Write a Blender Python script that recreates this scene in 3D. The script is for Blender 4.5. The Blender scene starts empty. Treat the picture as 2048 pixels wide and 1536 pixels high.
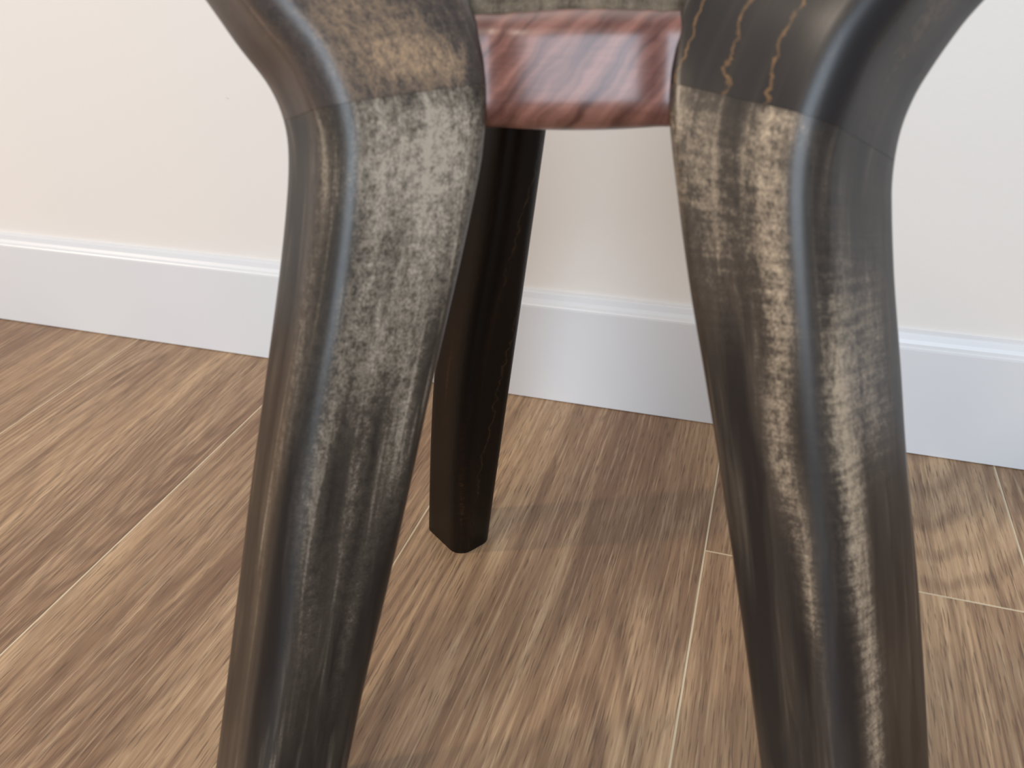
import bpy, math, random
from mathutils import Vector, Matrix, noise

scene = bpy.context.scene
col = scene.collection

# ------------------------------------------------------------------ camera
cam_data = bpy.data.cameras.new('camera')
cam = bpy.data.objects.new('camera', cam_data)
col.objects.link(cam)
R = Vector((0.95024842, 0.30947031, -0.03544093))
U = Vector((-0.13693607, 0.51722147, 0.8448257))
F = Vector((-0.27977928, 0.79794115, -0.53386654))
M = Matrix.Identity(4)
for i in range(3):
    M[i][0], M[i][1], M[i][2] = R[i], U[i], -F[i]
CAM = Vector((0, -0.66026, 0.44768))
M.translation = CAM
cam.matrix_world = M
cam_data.sensor_width = 36.0
cam_data.lens = 1558.6 / 2048 * 36.0
cam_data.clip_start = 0.01
cam_data.dof.use_dof = True
cam_data.dof.focus_distance = 0.58
cam_data.dof.aperture_fstop = 9.0
scene.camera = cam

# ------------------------------------------------------------------ light
world = bpy.data.worlds.new('world')
scene.world = world
world.use_nodes = True
bg = world.node_tree.nodes['Background']
bg.inputs['Color'].default_value = (0.92, 0.95, 1.0, 1)
bg.inputs['Strength'].default_value = 0.29


def area(name, loc, target, sx, sy, energy, color):
    d = bpy.data.lights.new(name, 'AREA')
    d.shape = 'RECTANGLE'
    d.size, d.size_y = sx, sy
    d.energy = energy
    d.color = color
    o = bpy.data.objects.new(name, d)
    col.objects.link(o)
    o.location = loc
    o.rotation_euler = (Vector(target) - Vector(loc)).to_track_quat('-Z', 'Y').to_euler()
    return o


# warm lamp low on the left: throws the back leg's shadow along the floor to the right
area('lamp_light', (-2.1, -1.15, 1.05), (-0.2, -0.25, 0.0), 0.12, 0.12, 22, (1.0, 0.80, 0.60))
# cool daylight from a glazed door behind the camera
area('door_light', (0.50, -2.7, 1.2), (-0.1, -0.3, 0.35), 1.1, 2.0, 62, (0.74, 0.87, 1.0))
# warm overhead fill added to brighten the floor; no such fitting is known
area('floor_fill_light', (-0.8, -1.6, 2.35), (-0.5, -0.9, 0.0), 0.5, 0.5, 20, (1.0, 0.86, 0.70))

scene.view_settings.view_transform = 'Standard'
scene.view_settings.look = 'None'
scene.view_settings.gamma = 1.0
scene.view_settings.exposure = -0.27
scene.view_settings.use_curve_mapping = False


# ------------------------------------------------------------------ helpers
def link(name, verts, faces, mat, parent=None, smooth=False, uvs=None, attr=None):
    me = bpy.data.meshes.new(name)
    me.from_pydata([tuple(v) for v in verts], [], faces)
    if uvs is not None:
        lay = me.uv_layers.new(name='UVMap')
        flat = []
        for f in uvs:
            for uv in f:
                flat += [uv[0], uv[1]]
        lay.data.foreach_set('uv', flat)
    if attr is not None:
        for an, vals in attr.items():
            a = me.attributes.new(an, 'FLOAT', 'POINT')
            a.data.foreach_set('value', vals)
    if smooth:
        me.polygons.foreach_set('use_smooth', [True] * len(me.polygons))
    me.materials.append(mat)
    me.update()
    o = bpy.data.objects.new(name, me)
    col.objects.link(o)
    o.parent = parent
    return o


class NT:
    """small node-tree helper"""
    def __init__(self, name):
        self.m = bpy.data.materials.new(name)
        self.m.use_nodes = True
        self.t = self.m.node_tree
        self.b = self.t.nodes['Principled BSDF']

    def put(self, sock, v):
        if isinstance(v, bpy.types.NodeSocket):
            self.t.links.new(v, sock)
        elif isinstance(v, (tuple, list)) and len(v) == 3 and sock.type == 'RGBA':
            sock.default_value = (*v, 1)
        else:
            sock.default_value = v

    def set(self, **k):
        for a, v in k.items():
            self.put(self.b.inputs[a.replace('_', ' ')], v)

    def math(self, op, a, b=0.0, c=None, clamp=False):
        n = self.t.nodes.new('ShaderNodeMath')
        n.operation = op
        n.use_clamp = clamp
        self.put(n.inputs[0], a)
        self.put(n.inputs[1], b)
        if c is not None:
            self.put(n.inputs[2], c)
        return n.outputs[0]

    def coord(self, which):
        return self.t.nodes.new('ShaderNodeTexCoord').outputs[which]

    def attr(self, name):
        n = self.t.nodes.new('ShaderNodeAttribute')
        n.attribute_name = name
        return n.outputs['Fac']

    def rand(self):
        return self.t.nodes.new('ShaderNodeObjectInfo').outputs['Random']

    def mapping(self, v, scale=(1, 1, 1), loc=(0, 0, 0)):
        n = self.t.nodes.new('ShaderNodeMapping')
        self.put(n.inputs['Vector'], v)
        self.put(n.inputs['Scale'], scale)
        self.put(n.inputs['Location'], loc)
        return n.outputs[0]

    def comb(self, x, y, z):
        n = self.t.nodes.new('ShaderNodeCombineXYZ')
        for i, v in enumerate((x, y, z)):
            self.put(n.inputs[i], v)
        return n.outputs[0]

    def sep(self, v):
        n = self.t.nodes.new('ShaderNodeSeparateXYZ')
        self.put(n.inputs[0], v)
        return n.outputs

    def noise(self, v, scale=1.0, detail=2.0, rough=0.5, dist=0.0):
        n = self.t.nodes.new('ShaderNodeTexNoise')
        self.put(n.inputs['Vector'], v)
        self.put(n.inputs['Scale'], scale)
        self.put(n.inputs['Detail'], detail)
        self.put(n.inputs['Roughness'], rough)
        self.put(n.inputs['Distortion'], dist)
        return n.outputs['Fac']

    def range(self, v, a, b, c=0.0, d=1.0, smooth=False):
        n = self.t.nodes.new('ShaderNodeMapRange')
        n.interpolation_type = 'SMOOTHSTEP' if smooth else 'LINEAR'
        for i, x in enumerate((v, a, b, c, d)):
            self.put(n.inputs[i], x)
        return n.outputs[0]

    def mix(self, f, a, b, blend='MIX'):
        n = self.t.nodes.new('ShaderNodeMix')
        n.data_type = 'RGBA'
        n.blend_type = blend
        self.put(n.inputs[0], f)
        self.put(n.inputs[6], a)
        self.put(n.inputs[7], b)
        return n.outputs[2]

    def bump(self, h, strength, dist):
        n = self.t.nodes.new('ShaderNodeBump')
        self.put(n.inputs['Height'], h)
        self.put(n.inputs['Strength'], strength)
        self.put(n.inputs['Distance'], dist)
        self.t.links.new(n.outputs[0], self.b.inputs['Normal'])


def srgb(r, g, b):
    def f(c):
        c /= 255
        return c / 12.92 if c <= 0.04045 else ((c + 0.055) / 1.055) ** 2.4
    return (f(r), f(g), f(b))


# ------------------------------------------------------------------ materials
def wall_paint():
    n = NT('wall_paint')
    c = n.coord('Object')
    blotch = n.noise(c, 3.0, 2)
    colr = n.mix(blotch, srgb(232, 228, 224), srgb(237, 234, 231))
    speck = n.range(n.noise(c, 95, 1), 0.80, 0.84)
    colr = n.mix(n.math('MULTIPLY', speck, 0.35), colr, srgb(120, 112, 104))
    n.set(Base_Color=colr, Roughness=0.42)
    n.bump(n.noise(c, 330, 3, 0.6), 0.18, 0.0006)
    return n.m


def trim_paint():
    n = NT('trim_paint')
    c = n.coord('Object')
    n.set(Base_Color=n.mix(n.noise(c, 6, 2), srgb(222, 225, 230), srgb(228, 230, 234)), Roughness=0.34)
    n.bump(n.noise(n.mapping(c, (20, 200, 200)), 1.0, 2), 0.08, 0.0004)
    return n.m


def oak():
    n = NT('oak_plank')
    c = n.coord('Object')
    rnd = n.rand()
    off = n.comb(n.math('MULTIPLY', rnd, 37.0), n.math('MULTIPLY', rnd, 91.0), n.math('MULTIPLY', rnd, 13.0))
    va = n.t.nodes.new('ShaderNodeVectorMath')
    va.operation = 'ADD'
    n.put(va.inputs[0], c)
    n.put(va.inputs[1], off)
    p = va.outputs[0]
    # cathedral figure: contour lines of a slow noise field stretched along the board
    field = n.noise(n.mapping(p, (5.5, 0.85, 1)), 1.0, 0.3, 0.3, 0.1)
    warp = n.math('MULTIPLY', n.noise(n.mapping(p, (70, 12, 1)), 1.0, 3), 0.012)
    fw = n.math('ADD', field, warp)
    rings = n.range(n.math('SINE', n.math('MULTIPLY', fw, 330.0)), -0.2, 1)
    rings2 = n.range(n.math('SINE', n.math('MULTIPLY', fw, 92.0)), -1, 1)
    ringmask = n.range(n.noise(n.mapping(p, (9, 2.0, 1)), 1.0, 2), 0.40, 0.60)
    # fine pores and fibres follow the figure
    sx, sy, sz = n.sep(p)
    bent = n.comb(n.math('ADD', sx, n.math('MULTIPLY', field, 0.05)), sy, sz)
    fibre = n.noise(n.mapping(bent, (430, 13, 1)), 1.0, 4, 0.62)
    pore = n.range(n.noise(n.mapping(bent, (820, 46, 1)), 1.0, 2, 0.5), 0.56, 0.68)
    streak = n.noise(n.mapping(bent, (75, 2.0, 1)), 1.0, 4, 0.62, 0.3)
    cloud = n.noise(n.mapping(bent, (12, 2.2, 1)), 1.0, 3, 0.55)
    colr = n.mix(n.range(cloud, 0.34, 0.66), srgb(146, 114, 88), srgb(201, 168, 132))
    colr = n.mix(n.math('MULTIPLY', n.range(streak, 0.50, 0.66), 0.55), colr, srgb(116, 87, 67))
    colr = n.mix(n.math('MULTIPLY', n.range(streak, 0.46, 0.32), 0.55), colr, srgb(206, 175, 143))
    colr = n.mix(n.math('MULTIPLY', rings2, 0.22), colr, srgb(112, 84, 66))
    colr = n.mix(n.math('MULTIPLY', n.math('MULTIPLY', rings, ringmask), 0.5), colr, srgb(104, 78, 62))
    colr = n.mix(n.math('MULTIPLY', n.range(fibre, 0.48, 0.64), 0.34), colr, srgb(112, 85, 66))
    colr = n.mix(n.math('MULTIPLY', n.range(fibre, 0.46, 0.32), 0.34), colr, srgb(222, 197, 162))
    colr = n.mix(n.math('MULTIPLY', pore, 0.55), colr, srgb(84, 63, 49))
    # knots
    vo = n.t.nodes.new('ShaderNodeTexVoronoi')
    n.put(vo.inputs['Vector'], n.mapping(p, (4.2, 2.6, 1)))
    n.put(vo.inputs['Scale'], 1.0)
    kd = n.math('ADD', vo.outputs['Distance'], n.math('MULTIPLY', n.noise(p, 160, 2), 0.03))
    knot = n.range(kd, 0.050, 0.026)
    colr = n.mix(n.math('MULTIPLY', knot, 0.55), colr, srgb(84, 62, 48))
    tone = n.range(rnd, 0, 1, 0.94, 1.05)
    g = n.comb(tone, tone, tone)
    colr = n.mix(1.0, colr, g, 'MULTIPLY')
    n.set(Base_Color=colr, Roughness=n.range(fibre, 0.3, 0.7, 0.40, 0.52))
    n.bump(n.math('SUBTRACT', n.math('MULTIPLY', fibre, 0.5), n.math('MULTIPLY', pore, 0.6)), 0.25, 0.0005)
    return n.m


def seam():
    n = NT('pale_joint')
    c = n.coord('Object')
    n.set(Base_Color=n.mix(n.noise(c, 40, 2), srgb(205, 188, 158), srgb(226, 212, 186)), Roughness=0.6)
    return n.m


def stained(name, dark, mid, light, base=0.0, gain=1.0, rough=0.30, coat=0.42, ripple=0.5, cracks=0.0, spec=0.3, period=0.019, offset=0.0, sk=0.42):
    """Figured maple under a worn ebony stain.  'stain_wear' says where the stain is rubbed thin."""
    n = NT(name)
    uv = n.coord('UV')
    wear = n.attr('stain_wear')
    mottle = n.noise(n.mapping(uv, (1100, 700, 1)), 1.0, 4, 0.7)
    mott2 = n.noise(n.mapping(uv, (330, 190, 1)), 1.0, 3, 0.6)
    streak = n.noise(n.mapping(uv, (230, 9, 1)), 1.0, 4, 0.6, 0.4)
    wide = n.noise(n.mapping(uv, (75, 7, 1), (3, 2, 0)), 1.0, 3, 0.55, 0.3)
    fiddle = n.noise(n.mapping(uv, (26, 300, 1)), 1.0, 2, 0.5, 0.3)
    # total lightness of the stain
    a = n.math('MULTIPLY', wear, n.range(mottle, 0.30, 0.66, 0.25, 1.25))
    a = n.math('MULTIPLY', a, n.range(mott2, 0.30, 0.62, 0.45, 1.15))
    a = n.math('MULTIPLY', a, n.range(fiddle, 0.35, 0.62, 1.0 - ripple, 1.1))
    s = n.math('MULTIPLY', n.range(streak, 0.52, 0.74), n.range(wide, 0.42, 0.65))
    s = n.math('MULTIPLY', s, n.range(mottle, 0.3, 0.7, 0.35, 1.0))
    fac = n.math('ADD', n.math('MULTIPLY', a, gain), n.math('MULTIPLY', s, sk))
    fac = n.math('ADD', fac, n.math('MULTIPLY', n.range(wide, 0.4, 0.7), base), clamp=True)
    colr = n.mix(n.range(fac, 0.0, 0.35), dark, mid)
    colr = n.mix(n.range(fac, 0.28, 1.0), colr, light)
    if cracks:
        u, v, _ = n.sep(uv)
        w = n.math('MULTIPLY', n.noise(n.mapping(uv, (40, 75, 1)), 1.0, 4, 0.6), 0.017)
        w2 = n.math('MULTIPLY', v, 0.10)
        x = n.math('ADD', n.math('ADD', u, w), w2)
        d = n.math('ABSOLUTE', n.math('SUBTRACT', n.math('FRACT', n.math('DIVIDE', n.math('ADD', x, offset), period)), 0.5))
        ln = n.range(d, 0.00095 / period, 0.0003 / period)
        ln = n.math('MULTIPLY', ln, n.range(mott2, 0.35, 0.6, 0.2, 1.0))
        ln = n.math('MULTIPLY', ln, n.range(u, 0.009, 0.014, 0.12, 1.0))
        colr = n.mix(n.math('MULTIPLY', ln, cracks), colr, srgb(150, 112, 72))
    n.set(Base_Color=colr, Roughness=rough)
    n.b.inputs['Coat Weight'].default_value = coat
    n.b.inputs['Specular IOR Level'].default_value = spec
    n.b.inputs['Coat Roughness'].default_value = 0.40
    n.bump(streak, 0.06, 0.0004)
    return n.m


def red_wood():
    n = NT('red_brown_maple')
    c = n.coord('Object')
    x, y, z = n.sep(c)
    # slanting curl stripes
    s = n.math('ADD', n.math('MULTIPLY', x, 1.0), n.math('MULTIPLY', z, -0.85))
    s = n.math('ADD', s, n.math('MULTIPLY', n.noise(c, 55, 2), 0.012))
    curl = n.noise(n.comb(n.math('MULTIPLY', s, 115.0), n.math('MULTIPLY', z, 12.0), 0.0), 1.0, 2, 0.5)
    fib = n.noise(n.mapping(c, (60, 60, 420)), 1.0, 3, 0.6)
    colr = n.mix(n.range(curl, 0.36, 0.64), srgb(92, 52, 45), srgb(160, 108, 94))
    colr = n.mix(n.math('MULTIPLY', n.range(fib, 0.45, 0.7), 0.25), colr, srgb(62, 30, 26))
    n.set(Base_Color=colr, Roughness=0.36)
    n.b.inputs['Coat Weight'].default_value = 1.0
    n.b.inputs['Coat Roughness'].default_value = 0.42
    return n.m


M_WALL, M_TRIM, M_OAK, M_SEAM = wall_paint(), trim_paint(), oak(), seam()
M_LOWER = stained('ebony_stained_maple', srgb(31, 28, 28), srgb(88, 78, 68), srgb(188, 168, 144), base=0.14, ripple=0.35, gain=1.1, sk=0.55)
M_LOWER_L = stained('ebony_stained_maple_straight', srgb(27, 25, 25), srgb(88, 79, 69), srgb(190, 175, 157), base=0.12, ripple=0.12, gain=1.1, sk=0.85, coat=0.28)
M_UPPER_L = stained('brown_stained_maple', srgb(42, 39, 40), srgb(96, 84, 76), srgb(180, 150, 120), base=0.2, gain=0.75, ripple=0.1, cracks=0.6, period=0.14, offset=-0.0115)
M_UPPER_R = stained('ebony_stained_maple_cracked', srgb(36, 33, 34), srgb(66, 57, 50), srgb(140, 116, 88), base=0.12, ripple=0.2, cracks=0.6)
M_BACK = stained('shaded_stained_maple', srgb(10, 8, 7), srgb(30, 17, 10), srgb(84, 62, 38), base=0.10, rough=0.4, coat=0.04, spec=0.15, cracks=0.10, period=0.021)  # same kind of wood, darkened to paint in the shade on the back leg
M_HUB = stained('grey_stained_maple', srgb(64, 56, 48), srgb(104, 92, 78), srgb(150, 134, 114), base=0.6, rough=0.7, coat=0.0, spec=0.1)
M_RED = red_wood()

# ------------------------------------------------------------------ room shell
X0, X1, Y0 = -1.83, 1.0, -1.9
PW = 0.2336                       # plank width
SEAM_X = -0.0095                  # a long joint runs out from the wall here
TH = 0.008


def box(name, a, b, mat, parent=None, bevel=0.0):
    x0, y0, z0 = a
    x1, y1, z1 = b
    if not bevel:
        v = [(x, y, z) for z in (z0, z1) for x, y in ((x0, y0), (x1, y0), (x1, y1), (x0, y1))]
        f = [(3, 2, 1, 0), (4, 5, 6, 7), (0, 1, 5, 4), (1, 2, 6, 5), (2, 3, 7, 6), (3, 0, 4, 7)]
    else:
        e = bevel
        v = [(x, y, z) for z, s in ((z0, 0), (z1 - e, 0), (z1, e))
             for x, y in ((x0 + s, y0 + s), (x1 - s, y0 + s), (x1 - s, y1 - s), (x0 + s, y1 - s))]
        f = [(3, 2, 1, 0), (8, 9, 10, 11)]
        for r in (0, 4):
            for i in range(4):
                j = (i + 1) % 4
                f.append((r + i, r + j, r + 4 + j, r + 4 + i))
    return link(name, v, f, mat, parent)


floor = box('floor', (X0, Y0, -0.03), (X1, 0.0, -0.0003), M_SEAM)
floor['kind'] = 'structure'
G = 0.0006
random.seed(4)
first = math.floor((X0 - SEAM_X) / PW)
last = math.ceil((X1 - SEAM_X) / PW)
for i in range(first, last):
    a, b = SEAM_X + i * PW, SEAM_X + (i + 1) * PW
    a, b = max(a, X0), min(b, X1)
    joint = -0.187 if i == 0 else {-1: -1.35, -2: -1.05, -3: -1.6, 1: -0.75, -4: -0.95}.get(i, -random.uniform(0.5, 1.6))
    ys = [0.0, joint, joint - 1.22, joint - 2.44]
    for k in range(3):
        y1, y0 = ys[k], max(ys[k + 1], Y0)
        if y1 <= Y0 + 0.02:
            break
        w, h = (b - a) / 2 - G, (y1 - y0) / 2 - G
        o = box('plank', (-w, -h, -TH), (w, h, 0.0), M_OAK, None, 0.0004)
        o.parent = floor
        o.location = ((a + b) / 2, (y0 + y1) / 2, 0.0)

wall = box('wall_back', (X0, 0.0, -0.03), (X1, 0.10, 2.4), M_WALL)
wall['kind'] = 'structure'

# baseboard: flat face, eased nose, sloped cap, thin caulk lip against the wall
prof = [(-0.0, 0.0006), (-0.0112, 0.0006), (-0.0118, 0.0014), (-0.0118, 0.1060), (-0.0115, 0.1078), (-0.0106, 0.1090),
        (-0.0094, 0.1096), (-0.0080, 0.1104), (-0.0064, 0.1134), (-0.0054, 0.1172), (-0.0050, 0.1186), (-0.0040, 0.1194),
        (-0.0020, 0.1200), (0.0, 0.1206)]
nv = len(prof)
NX = 60
vv = []
for k in range(NX + 1):
    x = X0 + (X1 - X0) * k / NX
    for j, (y, z) in enumerate(prof):
        wob = 0.0005 * noise.noise(Vector((x * 9, j, 0))) if j > 10 else 0.0
        vv.append((x, y, z + wob))
ff = [(k * nv + j, k * nv + j + 1, (k + 1) * nv + j + 1, (k + 1) * nv + j) for k in range(NX) for j in range(nv - 1)]
ff += [tuple(range(nv))[::-1], tuple(NX * nv + j for j in range(nv))]
bb = link('baseboard_back', vv, ff, M_TRIM)
bb['kind'] = 'structure'

# ------------------------------------------------------------------ the stool
# Corner stations in millimetres: front ridge, inner-face edge, rear corner, outer-face edge.
LEFT_LEG = [
    [(-226.8, -385.7, 467), (-171.2, -307.8, 502.3), (-203.6, -276.6, 478.4), (-259.2, -354.5, 443.1)],
    [(-224.5, -385.7, 464), (-168.8, -308.8, 497.8), (-201.6, -277.7, 474.1), (-257.3, -354.6, 440.3)],
    [(-222.1, -385.8, 460.9), (-166.5, -309.8, 493.3), (-199.7, -278.8, 469.7), (-255.3, -354.7, 437.4)],
    [(-219.8, -385.8, 457.9), (-164.1, -310.8, 488.7), (-197.7, -279.9, 465.4), (-253.4, -354.9, 434.5)],
    [(-217.4, -385.8, 454.8), (-161.8, -311.8, 484.2), (-195.7, -280.9, 461), (-251.4, -355, 431.6)],
    [(-215.1, -385.9, 451.7), (-159.4, -312.8, 479.6), (-193.8, -282, 456.7), (-249.4, -355.1, 428.7)],
    [(-212.7, -385.9, 448.5), (-157.1, -313.7, 475.1), (-191.8, -283, 452.3), (-247.4, -355.2, 425.7)],
    [(-210.3, -386, 445.4), (-154.7, -314.7, 470.5), (-189.9, -284.1, 447.9), (-245.5, -355.4, 422.8)],
    [(-207.9, -386, 442.2), (-152.3, -315.7, 465.9), (-188, -285.1, 443.5), (-243.5, -355.5, 419.9)],
    [(-205.4, -386, 439), (-150, -316.6, 461.2), (-186, -286.2, 439.1), (-241.4, -355.6, 416.9)],
    [(-203, -386.1, 435.8), (-147.6, -317.6, 456.6), (-184.1, -287.2, 434.8), (-239.4, -355.7, 413.9)],
    [(-200.5, -386.1, 432.5), (-145.2, -318.5, 451.9), (-182.2, -288.3, 430.4), (-237.4, -355.9, 411)],
    [(-198, -386.2, 429.3), (-142.8, -319.5, 447.3), (-180.2, -289.3, 426), (-235.4, -356, 408)],
    [(-195.5, -386.2, 426), (-140.5, -320.4, 442.6), (-178.3, -290.3, 421.6), (-233.4, -356.1, 405)],
    [(-193, -386.2, 422.7), (-138.1, -321.4, 437.9), (-176.5, -291.4, 417.2), (-231.4, -356.3, 401.9)],
    [(-190.4, -386.3, 419.3), (-135.7, -322.3, 433.2), (-174.7, -292.4, 412.7), (-229.4, -356.4, 398.9)],
    [(-187.8, -386.3, 416), (-133.3, -323.2, 428.5), (-172.8, -293.5, 408.3), (-227.4, -356.6, 395.8)],
    [(-185.2, -386.4, 412.6), (-130.9, -324.2, 423.7), (-170.9, -294.5, 404), (-225.3, -356.7, 392.8)],
    [(-182.4, -386.3, 409.2), (-128.4, -325.2, 418.9), (-169, -295.6, 399.5), (-222.9, -356.7, 389.8)],
    [(-179.2, -386.2, 405.7), (-125.9, -326.4, 414.1), (-167.1, -296.9, 395), (-220.5, -356.7, 386.7)],
    [(-176.3, -386.1, 402.2), (-123.4, -327.4, 409.3), (-165.1, -298, 390.7), (-218.1, -356.7, 383.6)],
    [(-174.2, -386.3, 398.8), (-121.2, -328.2, 404.6), (-163, -298.6, 386.5), (-216, -356.8, 380.7)],
    [(-172.4, -386.7, 395.3), (-119.4, -329, 399.8), (-161.2, -299.3, 382.3), (-214.3, -357, 377.8)],
    [(-170.8, -387.1, 391.8), (-117.9, -330.2, 395.1), (-159.9, -300.4, 378.1), (-212.8, -357.3, 374.8)],
    [(-169.3, -387.6, 388.3), (-117, -331.8, 390.3), (-159.2, -301.9, 373.8), (-211.5, -357.7, 371.8)],
    [(-167.8, -388.1, 384.7), (-116.2, -333.5, 385.5), (-158.8, -303.6, 369.5), (-210.4, -358.2, 368.7)],
    [(-166.3, -388.7, 380.8), (-115.4, -335.3, 380.3), (-158.6, -305.4, 364.8), (-209.5, -358.8, 365.4)],
    [(-165.3, -389.3, 377.3), (-115, -336.7, 376.4), (-158.5, -307, 361), (-208.8, -359.6, 361.9)],
    [(-164.5, -390.1, 373.7), (-114.8, -338.2, 372.4), (-158.8, -308.6, 357.2), (-208.4, -360.4, 358.5)],
    [(-163.8, -390.9, 370.1), (-114.7, -339.7, 368.5), (-159.1, -310.1, 353.4), (-208.2, -361.3, 355)],
    [(-163.6, -391.8, 366.5), (-114.7, -341, 364.5), (-159.3, -311.5, 349.6), (-208.2, -362.3, 351.6)],
    [(-163.7, -392.9, 362.8), (-114.9, -342.4, 360.5), (-159.5, -312.8, 345.8), (-208.3, -363.3, 348.1)],
    [(-163.7, -394, 359.2), (-115.1, -343.8, 356.5), (-159.9, -314.2, 342), (-208.4, -364.4, 344.7)],
    [(-163.9, -395.1, 355.5), (-115.4, -345.1, 352.5), (-160.2, -315.5, 338.1), (-208.7, -365.5, 341.2)],
    [(-164.1, -396.2, 351.8), (-115.8, -346.5, 348.4), (-160.7, -316.9, 334.3), (-209, -366.6, 337.7)],
    [(-164.4, -397.4, 348.1), (-116.4, -348.1, 344.4), (-161.3, -318.5, 330.4), (-209.4, -367.8, 334.1)],
    [(-164.7, -398.6, 344.3), (-117, -349.7, 340.3), (-162, -320.1, 326.5), (-209.8, -369, 330.5)],
    [(-165.2, -400.3, 339.1), (-117.9, -352, 334.6), (-163, -322.3, 321), (-210.4, -370.6, 325.5)],
    [(-166.8, -404.2, 327.6), (-120, -356.8, 322.1), (-165.1, -327, 309.1), (-211.8, -374.3, 314.6)],
    [(-168.5, -408.2, 315.8), (-122.2, -361.6, 309.4), (-167.1, -331.5, 297), (-213.4, -378.1, 303.4)],
    [(-170.3, -412.3, 303.8), (-124.6, -366.7, 296.5), (-169.6, -336.5, 284.6), (-215.2, -382.1, 292)],
    [(-172.5, -416.7, 291.5), (-127.1, -371.3, 284), (-171.7, -340.9, 272.3), (-217.2, -386.3, 279.8)],
    [(-175.1, -421.3, 279), (-129.6, -375.8, 271.5), (-173.7, -345.3, 259.8), (-219.2, -390.7, 267.3)],
    [(-177.7, -425.9, 266.2), (-132.2, -380.5, 258.7), (-175.7, -349.7, 246.9), (-221.3, -395.2, 254.5)],
    [(-180.2, -430.6, 253.1), (-134.7, -385.2, 245.5), (-177.9, -354.3, 233.8), (-223.4, -399.7, 241.3)],
    [(-182.4, -435.3, 239.6), (-137, -390, 232.1), (-180.4, -359.2, 220.4), (-225.7, -404.5, 227.9)],
    [(-184.6, -440.1, 225.8), (-139.5, -395, 218.4), (-183, -364.3, 206.6), (-228.1, -409.3, 214.1)],
    [(-186.8, -445.1, 211.7), (-142, -400.2, 204.3), (-185.6, -369.5, 192.6), (-230.5, -414.3, 200)],
    [(-189.1, -450.1, 197.2), (-144.6, -405.6, 189.9), (-188.2, -374.8, 178.2), (-232.7, -419.3, 185.5)],
    [(-191.4, -455.2, 182.4), (-147.3, -411.1, 175.1), (-190.9, -380.4, 163.4), (-234.9, -424.5, 170.7)],
    [(-193.6, -460.5, 167.2), (-150.1, -416.8, 160), (-193.7, -386.1, 148.3), (-237.3, -429.7, 155.5)],
    [(-195.9, -465.8, 151.7), (-152.9, -422.8, 144.5), (-196.7, -392.1, 132.8), (-239.7, -435.2, 139.9)],
    [(-198.2, -471.4, 135.7), (-156.1, -429, 128.7), (-200, -398.4, 116.9), (-242.2, -440.7, 123.9)],
    [(-200.7, -477, 119.3), (-159.3, -435.4, 112.4), (-203.4, -404.8, 100.7), (-244.7, -446.4, 107.6)],
    [(-203.1, -482.9, 102.5), (-162.5, -441.9, 95.7), (-206.7, -411.3, 83.9), (-247.3, -452.3, 90.8)],
    [(-205.7, -488.8, 85.2), (-165.4, -448.2, 78.5), (-209.8, -417.7, 66.7), (-250, -458.4, 73.5)],
    [(-208.3, -495, 67.5), (-168.4, -454.7, 60.8), (-212.9, -424.3, 49.1), (-252.8, -464.6, 55.8)],
    [(-211, -501.4, 49.4), (-171.6, -461.5, 42.7), (-216.2, -431.1, 31), (-255.6, -471, 37.6)],
    [(-213.8, -507.9, 30.7), (-175, -468.6, 24.1), (-219.7, -438.2, 12.4), (-258.5, -477.5, 19)],
    [(-216.7, -514.6, 11.5), (-178.5, -475.9, 5.1), (-223.3, -445.5, -6.7), (-261.5, -484.3, -0.2)],
    [(-219.7, -521.5, -8.2), (-182.1, -483.4, -14.5), (-227, -453.1, -26.3), (-264.5, -491.2, -19.9)],
    [(-222.7, -528.6, -28.4), (-185.8, -491.1, -34.7), (-230.7, -460.9, -46.4), (-267.6, -498.4, -40.1)],
    [(-225.8, -536, -49.2), (-189.6, -499.1, -55.3), (-234.6, -468.9, -67.1), (-270.8, -505.7, -60.9)],
    [(-228.9, -543.5, -70.5), (-193.4, -507.3, -76.6), (-238.6, -477.1, -88.3), (-274.1, -513.3, -82.3)],
    [(-232.2, -551.3, -92.5), (-197.4, -515.8, -98.4), (-242.6, -485.6, -110.2), (-277.4, -521.1, -104.2)],
]
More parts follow.
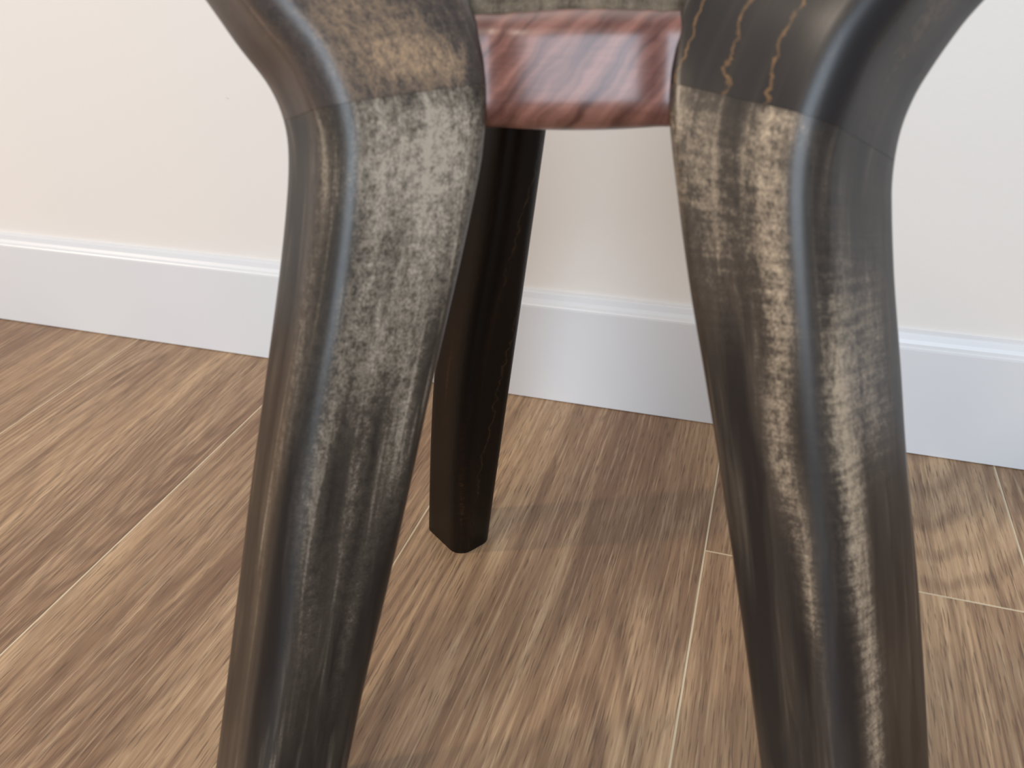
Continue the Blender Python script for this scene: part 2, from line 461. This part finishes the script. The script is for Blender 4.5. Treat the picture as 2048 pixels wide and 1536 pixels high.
RIGHT_LEG = [
    [(60.1, -311, 455.8), (-18.2, -261.9, 488.2), (4.6, -217.1, 445.2), (82.9, -266.2, 412.8)],
    [(58.2, -312.5, 453.1), (-19.5, -264.2, 484.5), (3.3, -219.3, 442.1), (81.1, -267.5, 410.7)],
    [(56.4, -313.9, 450.3), (-20.9, -266.6, 480.8), (2, -221.4, 439), (79.3, -268.8, 408.6)],
    [(54.6, -315.4, 447.6), (-22.3, -268.9, 477), (0.7, -223.6, 435.9), (77.5, -270.1, 406.4)],
    [(52.7, -316.9, 444.8), (-23.6, -271.3, 473.3), (-0.7, -225.8, 432.7), (75.7, -271.4, 404.2)],
    [(50.8, -318.4, 442), (-25, -273.7, 469.5), (-2, -227.9, 429.5), (73.8, -272.7, 402)],
    [(49, -319.9, 439.2), (-26.4, -276, 465.7), (-3.4, -230.1, 426.3), (72, -274, 399.8)],
    [(47.1, -321.4, 436.4), (-27.8, -278.4, 461.9), (-4.7, -232.3, 423.1), (70.2, -275.3, 397.6)],
    [(45.2, -322.9, 433.6), (-29.2, -280.8, 458.1), (-5.9, -234.4, 419.8), (68.4, -276.6, 395.3)],
    [(43.3, -324.5, 430.7), (-30.6, -283.1, 454.2), (-7.1, -236.6, 416.4), (66.8, -277.9, 392.9)],
    [(41.3, -326, 427.8), (-32, -285.5, 450.4), (-8.1, -238.7, 412.9), (65.3, -279.2, 390.4)],
    [(39.4, -327.6, 424.9), (-33.4, -287.9, 446.5), (-9, -240.8, 409.4), (63.8, -280.5, 387.9)],
    [(37.4, -329.1, 422), (-34.8, -290.3, 442.6), (-10, -242.9, 405.9), (62.3, -281.8, 385.3)],
    [(35.5, -330.7, 419.1), (-36.2, -292.6, 438.7), (-10.8, -245, 402.3), (60.9, -283.1, 382.7)],
    [(33.5, -332.3, 416.2), (-37.7, -295, 434.8), (-11.7, -247.1, 398.7), (59.5, -284.3, 380.1)],
    [(31.5, -333.9, 413.2), (-39.1, -297.4, 430.8), (-12.4, -249.1, 395.1), (58.2, -285.6, 377.4)],
    [(29.5, -335.5, 410.2), (-40.5, -299.8, 426.9), (-13.2, -251.2, 391.4), (56.9, -286.9, 374.8)],
    [(27.5, -337.1, 407.2), (-42, -302.2, 422.9), (-13.9, -253.2, 387.8), (55.6, -288.1, 372.1)],
    [(25.5, -338.7, 404.2), (-43.4, -304.5, 418.9), (-14.4, -255.2, 384.1), (54.6, -289.3, 369.3)],
    [(23.8, -340.2, 401.1), (-44.9, -306.7, 415), (-15, -256.9, 380.4), (53.7, -290.5, 366.6)],
    [(22.5, -341.6, 398), (-46.4, -308.5, 411.1), (-15.9, -258.4, 377), (53, -291.5, 364)],
    [(21.3, -343, 394.9), (-47.8, -310.2, 407.1), (-16.7, -259.7, 373.6), (52.4, -292.5, 361.4)],
    [(20.2, -344.3, 391.8), (-48.8, -312.1, 403.1), (-17, -261.2, 370.1), (51.9, -293.4, 358.7)],
    [(19.2, -345.6, 388.6), (-49.2, -314.1, 398.9), (-16.7, -262.9, 366.4), (51.6, -294.3, 356.1)],
    [(18.2, -346.9, 385.4), (-49.4, -316.1, 394.8), (-16.2, -264.5, 362.8), (51.4, -295.2, 353.4)],
    [(17.3, -348.1, 382.2), (-49.4, -318.2, 390.6), (-15.4, -266.2, 359.1), (51.3, -296.1, 350.7)],
    [(16.5, -349.4, 379), (-49.2, -320.4, 386.3), (-14.3, -267.8, 355.4), (51.3, -296.9, 348)],
    [(15.4, -351.3, 374), (-48.8, -323.4, 379.9), (-12.6, -270.2, 349.9), (51.5, -298, 344)],
    [(15, -352.4, 370.7), (-48.4, -325.2, 375.8), (-11.6, -271.6, 346.3), (51.7, -298.7, 341.3)],
    [(14.7, -353.5, 367.4), (-47.9, -327, 371.6), (-10.7, -272.9, 342.8), (52, -299.4, 338.6)],
    [(14.5, -354.5, 364), (-47.3, -328.7, 367.4), (-9.5, -274.3, 339.3), (52.3, -300.1, 335.9)],
    [(14.5, -355.5, 360.6), (-46.4, -330.4, 363.2), (-8.2, -275.5, 335.8), (52.7, -300.7, 333.3)],
    [(14.7, -356.5, 357.2), (-45.5, -331.9, 359), (-7, -276.7, 332.4), (53.2, -301.3, 330.6)],
    [(15, -357.4, 353.7), (-44.5, -333.4, 354.7), (-5.7, -277.9, 329), (53.8, -301.9, 328)],
    [(15.3, -358.3, 350.2), (-43.5, -334.8, 350.5), (-4.4, -279, 325.5), (54.4, -302.5, 325.3)],
    [(15.7, -359.2, 346.7), (-42.4, -336.3, 346.2), (-3.2, -280.2, 322.1), (54.9, -303.1, 322.6)],
    [(17, -360.8, 339.5), (-40.3, -338.8, 337.6), (-1.2, -282.2, 315.3), (56.1, -304.2, 317.3)],
    [(19.2, -363.3, 328.6), (-37.2, -342.3, 324.4), (1.6, -284.9, 305), (58, -305.9, 309.1)],
    [(21.9, -365.6, 317.4), (-33.8, -345.5, 311), (4.2, -287.6, 294.4), (59.9, -307.7, 300.7)],
    [(24.5, -368, 306), (-30.3, -348.8, 297.4), (7.3, -290.2, 283.5), (62.1, -309.4, 292)],
    [(27.2, -370.5, 294.3), (-26.5, -352, 284.4), (11.1, -292.9, 272.3), (64.8, -311.3, 282.1)],
    [(29.9, -373, 282.3), (-23, -354.7, 272.5), (15.1, -295.4, 260.4), (68, -313.7, 270.1)],
    [(32.7, -375.6, 270), (-19.5, -357.5, 260.4), (19.1, -298.1, 248.3), (71.3, -316.1, 257.9)],
    [(35.6, -378.2, 257.4), (-16, -360.3, 247.9), (22.8, -300.8, 235.8), (74.4, -318.7, 245.3)],
    [(38.7, -380.8, 244.5), (-12.3, -363.1, 235.1), (26.6, -303.6, 223), (77.6, -321.3, 232.4)],
    [(42.1, -383.5, 231.3), (-8.8, -365.8, 221.9), (30.1, -306.3, 209.8), (81, -323.9, 219.2)],
    [(45.6, -386.1, 217.7), (-5.3, -368.5, 208.4), (33.8, -308.8, 196.2), (84.7, -326.5, 205.6)],
    [(49.1, -389, 203.8), (-1.7, -371.3, 194.5), (37.9, -311.5, 182.4), (88.7, -329.1, 191.7)],
    [(52.4, -391.9, 189.6), (1.9, -374.4, 180.3), (42.3, -314.3, 168.2), (92.8, -331.8, 177.5)],
    [(55.8, -394.9, 175), (5.7, -377.5, 165.7), (46.7, -317.2, 153.6), (96.8, -334.6, 162.8)],
    [(59.3, -398, 160), (9.5, -380.7, 150.8), (51.1, -320.2, 138.6), (100.9, -337.5, 147.8)],
    [(62.9, -401.2, 144.5), (13.5, -383.9, 135.4), (55.6, -323.3, 123.3), (105, -340.5, 132.4)],
    [(66.6, -404.4, 128.7), (17.4, -387.3, 119.6), (59.9, -326.4, 107.4), (109.1, -343.6, 116.5)],
    [(70.5, -407.7, 112.4), (21.4, -390.6, 103.3), (64.1, -329.7, 91.2), (113.2, -346.8, 100.2)],
    [(74.3, -411.2, 95.6), (25.5, -394.1, 86.6), (68.6, -333.1, 74.5), (117.4, -350.2, 83.5)],
    [(78.3, -414.7, 78.4), (29.8, -397.7, 69.4), (73.1, -336.6, 57.2), (121.7, -353.6, 66.2)],
    [(82.5, -418.3, 60.6), (34.2, -401.4, 51.6), (77.6, -340.3, 39.5), (126, -357.2, 48.4)],
    [(86.8, -422, 42.3), (38.7, -405.2, 33.4), (82.3, -344, 21.2), (130.4, -360.8, 30.1)],
    [(91.2, -425.8, 23.4), (43.3, -409.1, 14.5), (87.3, -347.8, 2.4), (135.1, -364.5, 11.2)],
    [(95.7, -429.7, 3.9), (48.1, -413.1, -4.9), (92.3, -351.6, -17.1), (139.9, -368.3, -8.2)],
    [(100.4, -433.8, -16.2), (53, -417.2, -25), (97.5, -355.6, -37.1), (144.9, -372.2, -28.4)],
    [(105.2, -437.9, -37), (58.1, -421.4, -45.8), (102.9, -359.7, -57.9), (150, -376.3, -49.2)],
    [(110.3, -442.1, -58.5), (63.4, -425.7, -67.2), (108.5, -364, -79.4), (155.4, -380.4, -70.7)],
    [(115.4, -446.5, -80.8), (68.9, -430.1, -89.5), (114.3, -368.3, -101.6), (160.9, -384.7, -92.9)],
]
BACK_LEG = [
    [(-125, -286.1, 366.1), (-107.4, -260.1, 366.1), (-142.6, -231.7, 366.1), (-160.1, -257.7, 366.1)],
    [(-127.5, -284.9, 353.9), (-109.8, -258.7, 353.9), (-145.6, -230.5, 353.9), (-163.3, -256.8, 353.9)],
    [(-130.1, -283.7, 341.2), (-112.2, -257.2, 341.2), (-148.6, -229.3, 341.2), (-166.6, -255.8, 341.2)],
    [(-133.4, -282.2, 325.2), (-115.2, -255.3, 325.2), (-152.5, -227.7, 325.2), (-170.7, -254.5, 325.2)],
    [(-136.9, -280.5, 308.3), (-118.4, -253.3, 308.3), (-156.6, -226, 308.3), (-175, -253.2, 308.3)],
    [(-140.6, -278.8, 290.4), (-121.8, -251.2, 290.4), (-160.8, -224.2, 290.4), (-179.5, -251.8, 290.4)],
    [(-145.4, -277.3, 271.5), (-125.6, -248.4, 271.5), (-164.4, -221.3, 271.5), (-184.1, -250.2, 271.5)],
    [(-150.8, -275.8, 251.4), (-129.7, -245.2, 251.4), (-167.8, -217.8, 251.4), (-188.9, -248.5, 251.4)],
    [(-156.6, -274.2, 230.1), (-134, -241.7, 230.1), (-171.5, -214.2, 230.1), (-194, -246.7, 230.1)],
    [(-161.9, -272.2, 207.4), (-138.5, -238.7, 207.4), (-175.5, -211, 207.4), (-198.8, -244.5, 207.4)],
    [(-167.3, -270, 183.2), (-143.2, -235.6, 183.2), (-179.8, -207.8, 183.2), (-203.8, -242.2, 183.2)],
    [(-172.4, -267.5, 157.3), (-148.2, -232.8, 157.3), (-184.9, -205, 157.3), (-209.2, -239.7, 157.3)],
    [(-177.3, -264.5, 129.4), (-153.4, -230.3, 129.4), (-190.5, -202.6, 129.4), (-214.3, -236.8, 129.4)],
    [(-182.5, -261.3, 99.5), (-159, -227.5, 99.5), (-196.1, -199.9, 99.5), (-219.7, -233.6, 99.5)],
    [(-187.9, -257.8, 67.3), (-165, -224.8, 67.3), (-202.1, -197.1, 67.3), (-225, -230.1, 67.3)],
    [(-191.8, -253.3, 32.3), (-171, -223, 32.3), (-209.9, -195.9, 32.3), (-230.7, -226.2, 32.3)],
    [(-196, -248.4, -5.5), (-177.4, -220.9, -5.5), (-218.1, -194.5, -5.5), (-236.8, -221.9, -5.5)],
    [(-195.4, -249, -0.3), (-176.5, -221.2, -0.3), (-217, -194.7, -0.3), (-236, -222.5, -0.3)],
    [(-200, -245.2, -32.5), (-182.2, -218.8, -32.5), (-223, -192.4, -32.5), (-240.9, -218.8, -32.5)],
]
MITRE_L, MITRE_R = 26, 27



def catmull(p0, p1, p2, p3, t):
    return 0.5 * ((2 * p1) + (p2 - p0) * t + (2 * p0 - 5 * p1 + 4 * p2 - p3) * t * t + (3 * p1 - p0 - 3 * p2 + p3) * t ** 3)


def densify(st, step):
    """Catmull-Rom through the stations, resampled about every `step` metres."""
    n = len(st)
    out = []
    for i in range(n - 1):
        a, b, c, d = st[max(i - 1, 0)], st[i], st[i + 1], st[min(i + 2, n - 1)]
        L = (sum(c, Vector()) / 4 - sum(b, Vector()) / 4).length
        m = max(1, round(L / step))
        for k in range(m):
            out.append([catmull(a[j], b[j], c[j], d[j], k / m) for j in range(4)])
    out.append(st[-1])
    return out


def smooth_stations(st, it=2):
    for _ in range(it):
        st = [st[0]] + [[st[i][j] * 0.5 + (st[i - 1][j] + st[i + 1][j]) * 0.25 for j in range(4)]
                        for i in range(1, len(st) - 1)] + [st[-1]]
    return st


def ring(c, radii, nc=7, ne=7):
    """Rounded four-corner section, from the rear corner round past the front ridge.  Gives points and u."""
    order = [2, 1, 0, 3]                       # rear, inner, ridge, outer
    P = [c[i] for i in order]
    rad = [radii[i] for i in order]
    segs = []
    for i in range(4):
        p, a, b = P[i], P[i - 1], P[(i + 1) % 4]
        da, db = (a - p).normalized(), (b - p).normalized()
        r = min(rad[i], 0.45 * (a - p).length, 0.45 * (b - p).length)
        pa, pb = p + da * r, p + db * r
        arc = []
        for k in range(nc + 1):                # circular arc between the tangents
            t = k / nc
            th = t * math.pi / 2
            arc.append(p + da * r * (1 - math.sin(th)) + db * r * (1 - math.cos(th)))
        segs.append(arc)
    # start in the middle of the rear arc
    pts = []
    h = (nc + 1) // 2
    pts += segs[0][h:]
    for i in (1, 2, 3):
        a, b = pts[-1], segs[i][0]
        pts += [a.lerp(b, k / ne) for k in range(1, ne)]
        pts += segs[i]
    a, b = pts[-1], segs[0][0]
    pts += [a.lerp(b, k / ne) for k in range(1, ne)]
    pts += segs[0][:h]
    u = [0.0]
    for i in range(1, len(pts)):
        u.append(u[-1] + (pts[i] - pts[i - 1]).length)
    # u = 0 on the ridge, positive towards the inner face
    ridge_i = (nc + 1 - h) + (ne - 1) + (nc + 1) + (ne - 1) + nc // 2
    per = u[-1] + (pts[0] - pts[-1]).length
    u = [u[ridge_i] - q for q in u] + [u[ridge_i] - per]
    return pts, u


def wear_at(u, v, blobs, seed):
    w = 0.0
    du = 0.006 * noise.noise(Vector((u * 30, v * 14, seed)))
    dv = 0.02 * noise.noise(Vector((u * 50, v * 20, seed + 9)))
    for (bu, bv, su, sv, amp) in blobs:
        a, b = (u + du - bu) / su, (v + dv - bv) / sv
        q = a * a + b * b
        if q < 9:
            w += amp * math.exp(-q)
    return min(w, 1.3)


def loft(name, st, mat, parent, v0, blobs, seed, radii, crown_start=0.0, crown_end=0.0, step=0.004):
    """Loft a piece of leg through its stations; v runs down the leg from v0."""
    rows = [ring(c, radii) for c in st]
    n = len(rows[0][0])
    verts, attrs, V = [], [], []
    v = v0
    prev = None
    for c, (pts, u) in zip(st, rows):
        cen = sum(c, Vector()) / 4
        if prev is not None:
            v += (cen - prev).length
        prev = cen
        V.append(v)
        for p, uu in zip(pts, u):
            verts.append(p)
            attrs.append(wear_at(uu, v, blobs, seed))
    faces, uvs = [], []
    for i in range(len(rows) - 1):
        for j in range(n):
            k = (j + 1) % n
            faces.append((i * n + j, (i + 1) * n + j, (i + 1) * n + k, i * n + k))
            ua, ub = rows[i][1], rows[i + 1][1]
            uvs.append([(ua[j], V[i]), (ub[j], V[i + 1]), (ub[j + 1], V[i + 1]), (ua[j + 1], V[i])])
    for r in (0, len(rows) - 1):               # end caps with their own vertices keep a crisp arris
        start = len(verts)
        for j in range(n):
            verts.append(verts[r * n + j].copy())
            attrs.append(attrs[r * n + j])
        idx = list(range(start, start + n))
        if r:
            idx = idx[::-1]
        faces.append(tuple(idx))
        uvs.append([(verts[q].x, verts[q].y) for q in idx])
    o = link(name, verts, faces, mat, parent, True, uvs, {'stain_wear': attrs})
    me = o.data
    me.polygons[len(me.polygons) - 1].use_smooth = False
    me.polygons[len(me.polygons) - 2].use_smooth = False
    return o


def drop_to_floor(st, z=0.0):
    """Cut every long edge of the leg off level with the floor."""
    out = [s for s in st if all(p.z > z + 0.004 for p in s)]
    lastc = out[-1]
    i = st.index(lastc)
    end = []
    for j in range(4):
        for k in range(max(i - 1, 0), len(st) - 1):
            a, b = st[k][j], st[k + 1][j]
            if a.z >= z >= b.z:
                end.append(a.lerp(b, (a.z - z) / (a.z - b.z)))
                break
    eased = [e + (sum(end, Vector()) / 4 - e) * 0.16 for e in end]
    out2 = out[:]
    mid = [lastc[j].lerp(end[j], 0.6) for j in range(4)]
    out2 += [mid, [end[j].lerp(mid[j], 0.10) for j in range(4)], eased]
    return out2


def vec(table):
    return [[Vector(p) / 1000 for p in s] for s in table]


BASE = Vector((-0.098, -0.315, 0.0))
stool = bpy.data.objects.new('tripod_stool', None)
col.objects.link(stool)
stool.location = BASE
stool['label'] = 'dark-stained wooden tripod stool with angled legs and a reddish-brown crossbar'
stool['category'] = 'stool'


def settle(o):
    for vtx in o.data.vertices:
        vtx.co -= BASE
    return o


# rubbed patches: (u, v, half-width, half-length, strength), metres from ridge and from the mitre
WL = [(.034, .018, .026, .030, .95), (.040, .060, .018, .035, .60), (.013, .050, .006, .060, .65),
      (.030, .105, .022, .028, .45), (.008, .15, .005, .05, .40), (.026, .17, .004, .05, .40), (.044, .15, .006, .045, .45),
      (-.012, .07, .007, .09, .30), (.012, .24, .006, .05, .30), (-.02, .2, .006, .08, .2), (.036, .24, .004, .05, .3)]
WLU = [(.030, -.010, .006, .006, 1.1), (.046, -.013, .009, .006, 1.2), (.036, -.05, .030, .07, .62), (.020, -.02, .018, .03, .4),
       (-.02, -.04, .01, .05, .25)]
WR = [(.015, .055, .0065, .065, .95), (.045, .018, .012, .018, .45), (.060, .070, .006, .070, .55), (.034, .045, .012, .035, .35),
      (.012, .010, .012, .010, .5), (.014, .135, .005, .04, .5), (.010, .20, .0035, .04, .5),
      (-.014, .125, .0085, .075, 1.0), (-.030, .10, .012, .045, .45), (-.016, .21, .006, .06, .8), (-.021, .29, .006, .05, .8),
      (-.045, .1, .01, .06, .3)]
WRU = [(-.03, -.06, .012, .05, .45), (-.022, -.10, .012, .03, .4)]

RAD = [0.0140, 0.010, 0.009, 0.0085]


def front_leg(table, mitre, blobs_lo, blobs_up, seed, mat_lo, mat_up, lab_up):
    st = vec(table)
    st = smooth_stations(st, 1)
    upper = densify(st[:mitre + 1], 0.004)
    lower = densify(st[mitre:], 0.005)
    lower = drop_to_floor(lower)
    eps = (sum(st[mitre + 1], Vector()) - sum(st[mitre], Vector())).normalized() * 0.00012
    lower[0] = [p + eps for p in lower[0]]
    up_len = sum((sum(upper[i + 1], Vector()) / 4 - sum(upper[i], Vector()) / 4).length for i in range(len(upper) - 1))
    leg = settle(loft('leg', lower, mat_lo, stool, 0.0, blobs_lo, seed, RAD))
    up = settle(loft('leg_head', upper, mat_up, stool, -up_len, blobs_up, seed + 5, RAD))
    up['label'] = lab_up
    return leg, up


front_leg(LEFT_LEG, MITRE_L, WL, WLU, 1.0, M_LOWER_L, M_UPPER_L, 'brown-grey flared upper piece mitred onto the left leg')
front_leg(RIGHT_LEG, MITRE_R, WR, WRU, 4.0, M_LOWER, M_UPPER_R, 'near-black flared upper piece with tan crack lines on the right leg')

# back leg: straight, cut level at the foot, with eased sole edge
bs = densify(smooth_stations(vec(BACK_LEG), 1), 0.006)
bs = drop_to_floor(bs)
bl = settle(loft('leg', bs, M_BACK, stool, 0.0, [(.0, .30, .004, .06, .5), (.01, .1, .003, .05, .3), (-.02, .2, .005, .08, .3)], 7.0,
                 [0.012, 0.010, 0.008, 0.008]))
bl['label'] = 'stained back leg nearest the wall, its shade painted in as deep brown, almost black'


RAKE = math.radians(13)


def superblock(name, cx, dx, dy, dz, mat, rot, bulge=0.0, r=0.008, n_grid=12, gap=0.034):
    """Rounded block: superellipsoid-like grid projected from a box, optionally pillowed on its front."""
    n = n_grid
    verts, faces, index = [], [], {}

    def key(p):
        return tuple(round(q, 5) for q in p)
    hx, hy, hz = dx / 2, dy / 2, dz / 2
    for ax in range(3):
        for sg in (-1, 1):
            grid = []
            for i in range(n + 1):
                row = []
                for j in range(n + 1):
                    a, b = math.sin((i / n - .5) * math.pi), math.sin((j / n - .5) * math.pi)
                    c = [0, 0, 0]
                    c[ax], c[(ax + 1) % 3], c[(ax + 2) % 3] = sg, a, b
                    q = Vector((c[0] * hx, c[1] * hy, c[2] * hz))
                    inner = Vector((max(-hx + r, min(hx - r, q.x)), max(-hy + r, min(hy - r, q.y)), max(-hz + r, min(hz - r, q.z))))
                    d = q - inner
                    if d.length > 1e-9:
                        q = inner + d.normalized() * r
                    if bulge:
                        fx, fz = max(0.0, 1 - abs(q.x / gap) ** 7), 1 - (q.z / hz) ** 4
                        if q.y < 0:
                            q.y -= bulge * fx * fz
                        q.z += (-1 if q.z < 0 else 1) * bulge * 0.3 * max(0.0, 1 - (q.x / gap) ** 2) * (abs(q.z) / hz)
                    kk = key(q)
                    if kk not in index:
                        index[kk] = len(verts)
                        verts.append(q)
                    row.append(index[kk])
                grid.append(row)
            for i in range(n):
                for j in range(n):
                    f = [grid[i][j], grid[i + 1][j], grid[i + 1][j + 1], grid[i][j + 1]]
                    if sg < 0:
                        f = f[::-1]
                    g = []
                    for q in f:
                        if q not in g:
                            g.append(q)
                    if len(g) > 2:
                        faces.append(tuple(g))
    uvs = [[(verts[q].x, verts[q].y + verts[q].z) for q in f] for f in faces]
    o = link(name, verts, faces, mat, stool, True, uvs, {'stain_wear': [0.5] * len(verts)})
    o.location = Vector(cx) - BASE
    o.rotation_euler = (-RAKE, 0, rot)
    return o


YAW = math.radians(10.5)
cb = superblock('crossbar', (-0.0845, -0.3150, 0.3815), 0.124, 0.026, 0.0455, M_RED, YAW, bulge=0.0045, r=0.0115, n_grid=48)
cb['label'] = 'glossy reddish-brown crossbar between the front legs'
hub = superblock('hub_block', (-0.0935, -0.2835, 0.3890), 0.096, 0.048, 0.044, M_HUB, YAW, r=0.004)
hub['label'] = 'grey-brown block behind the crossbar'
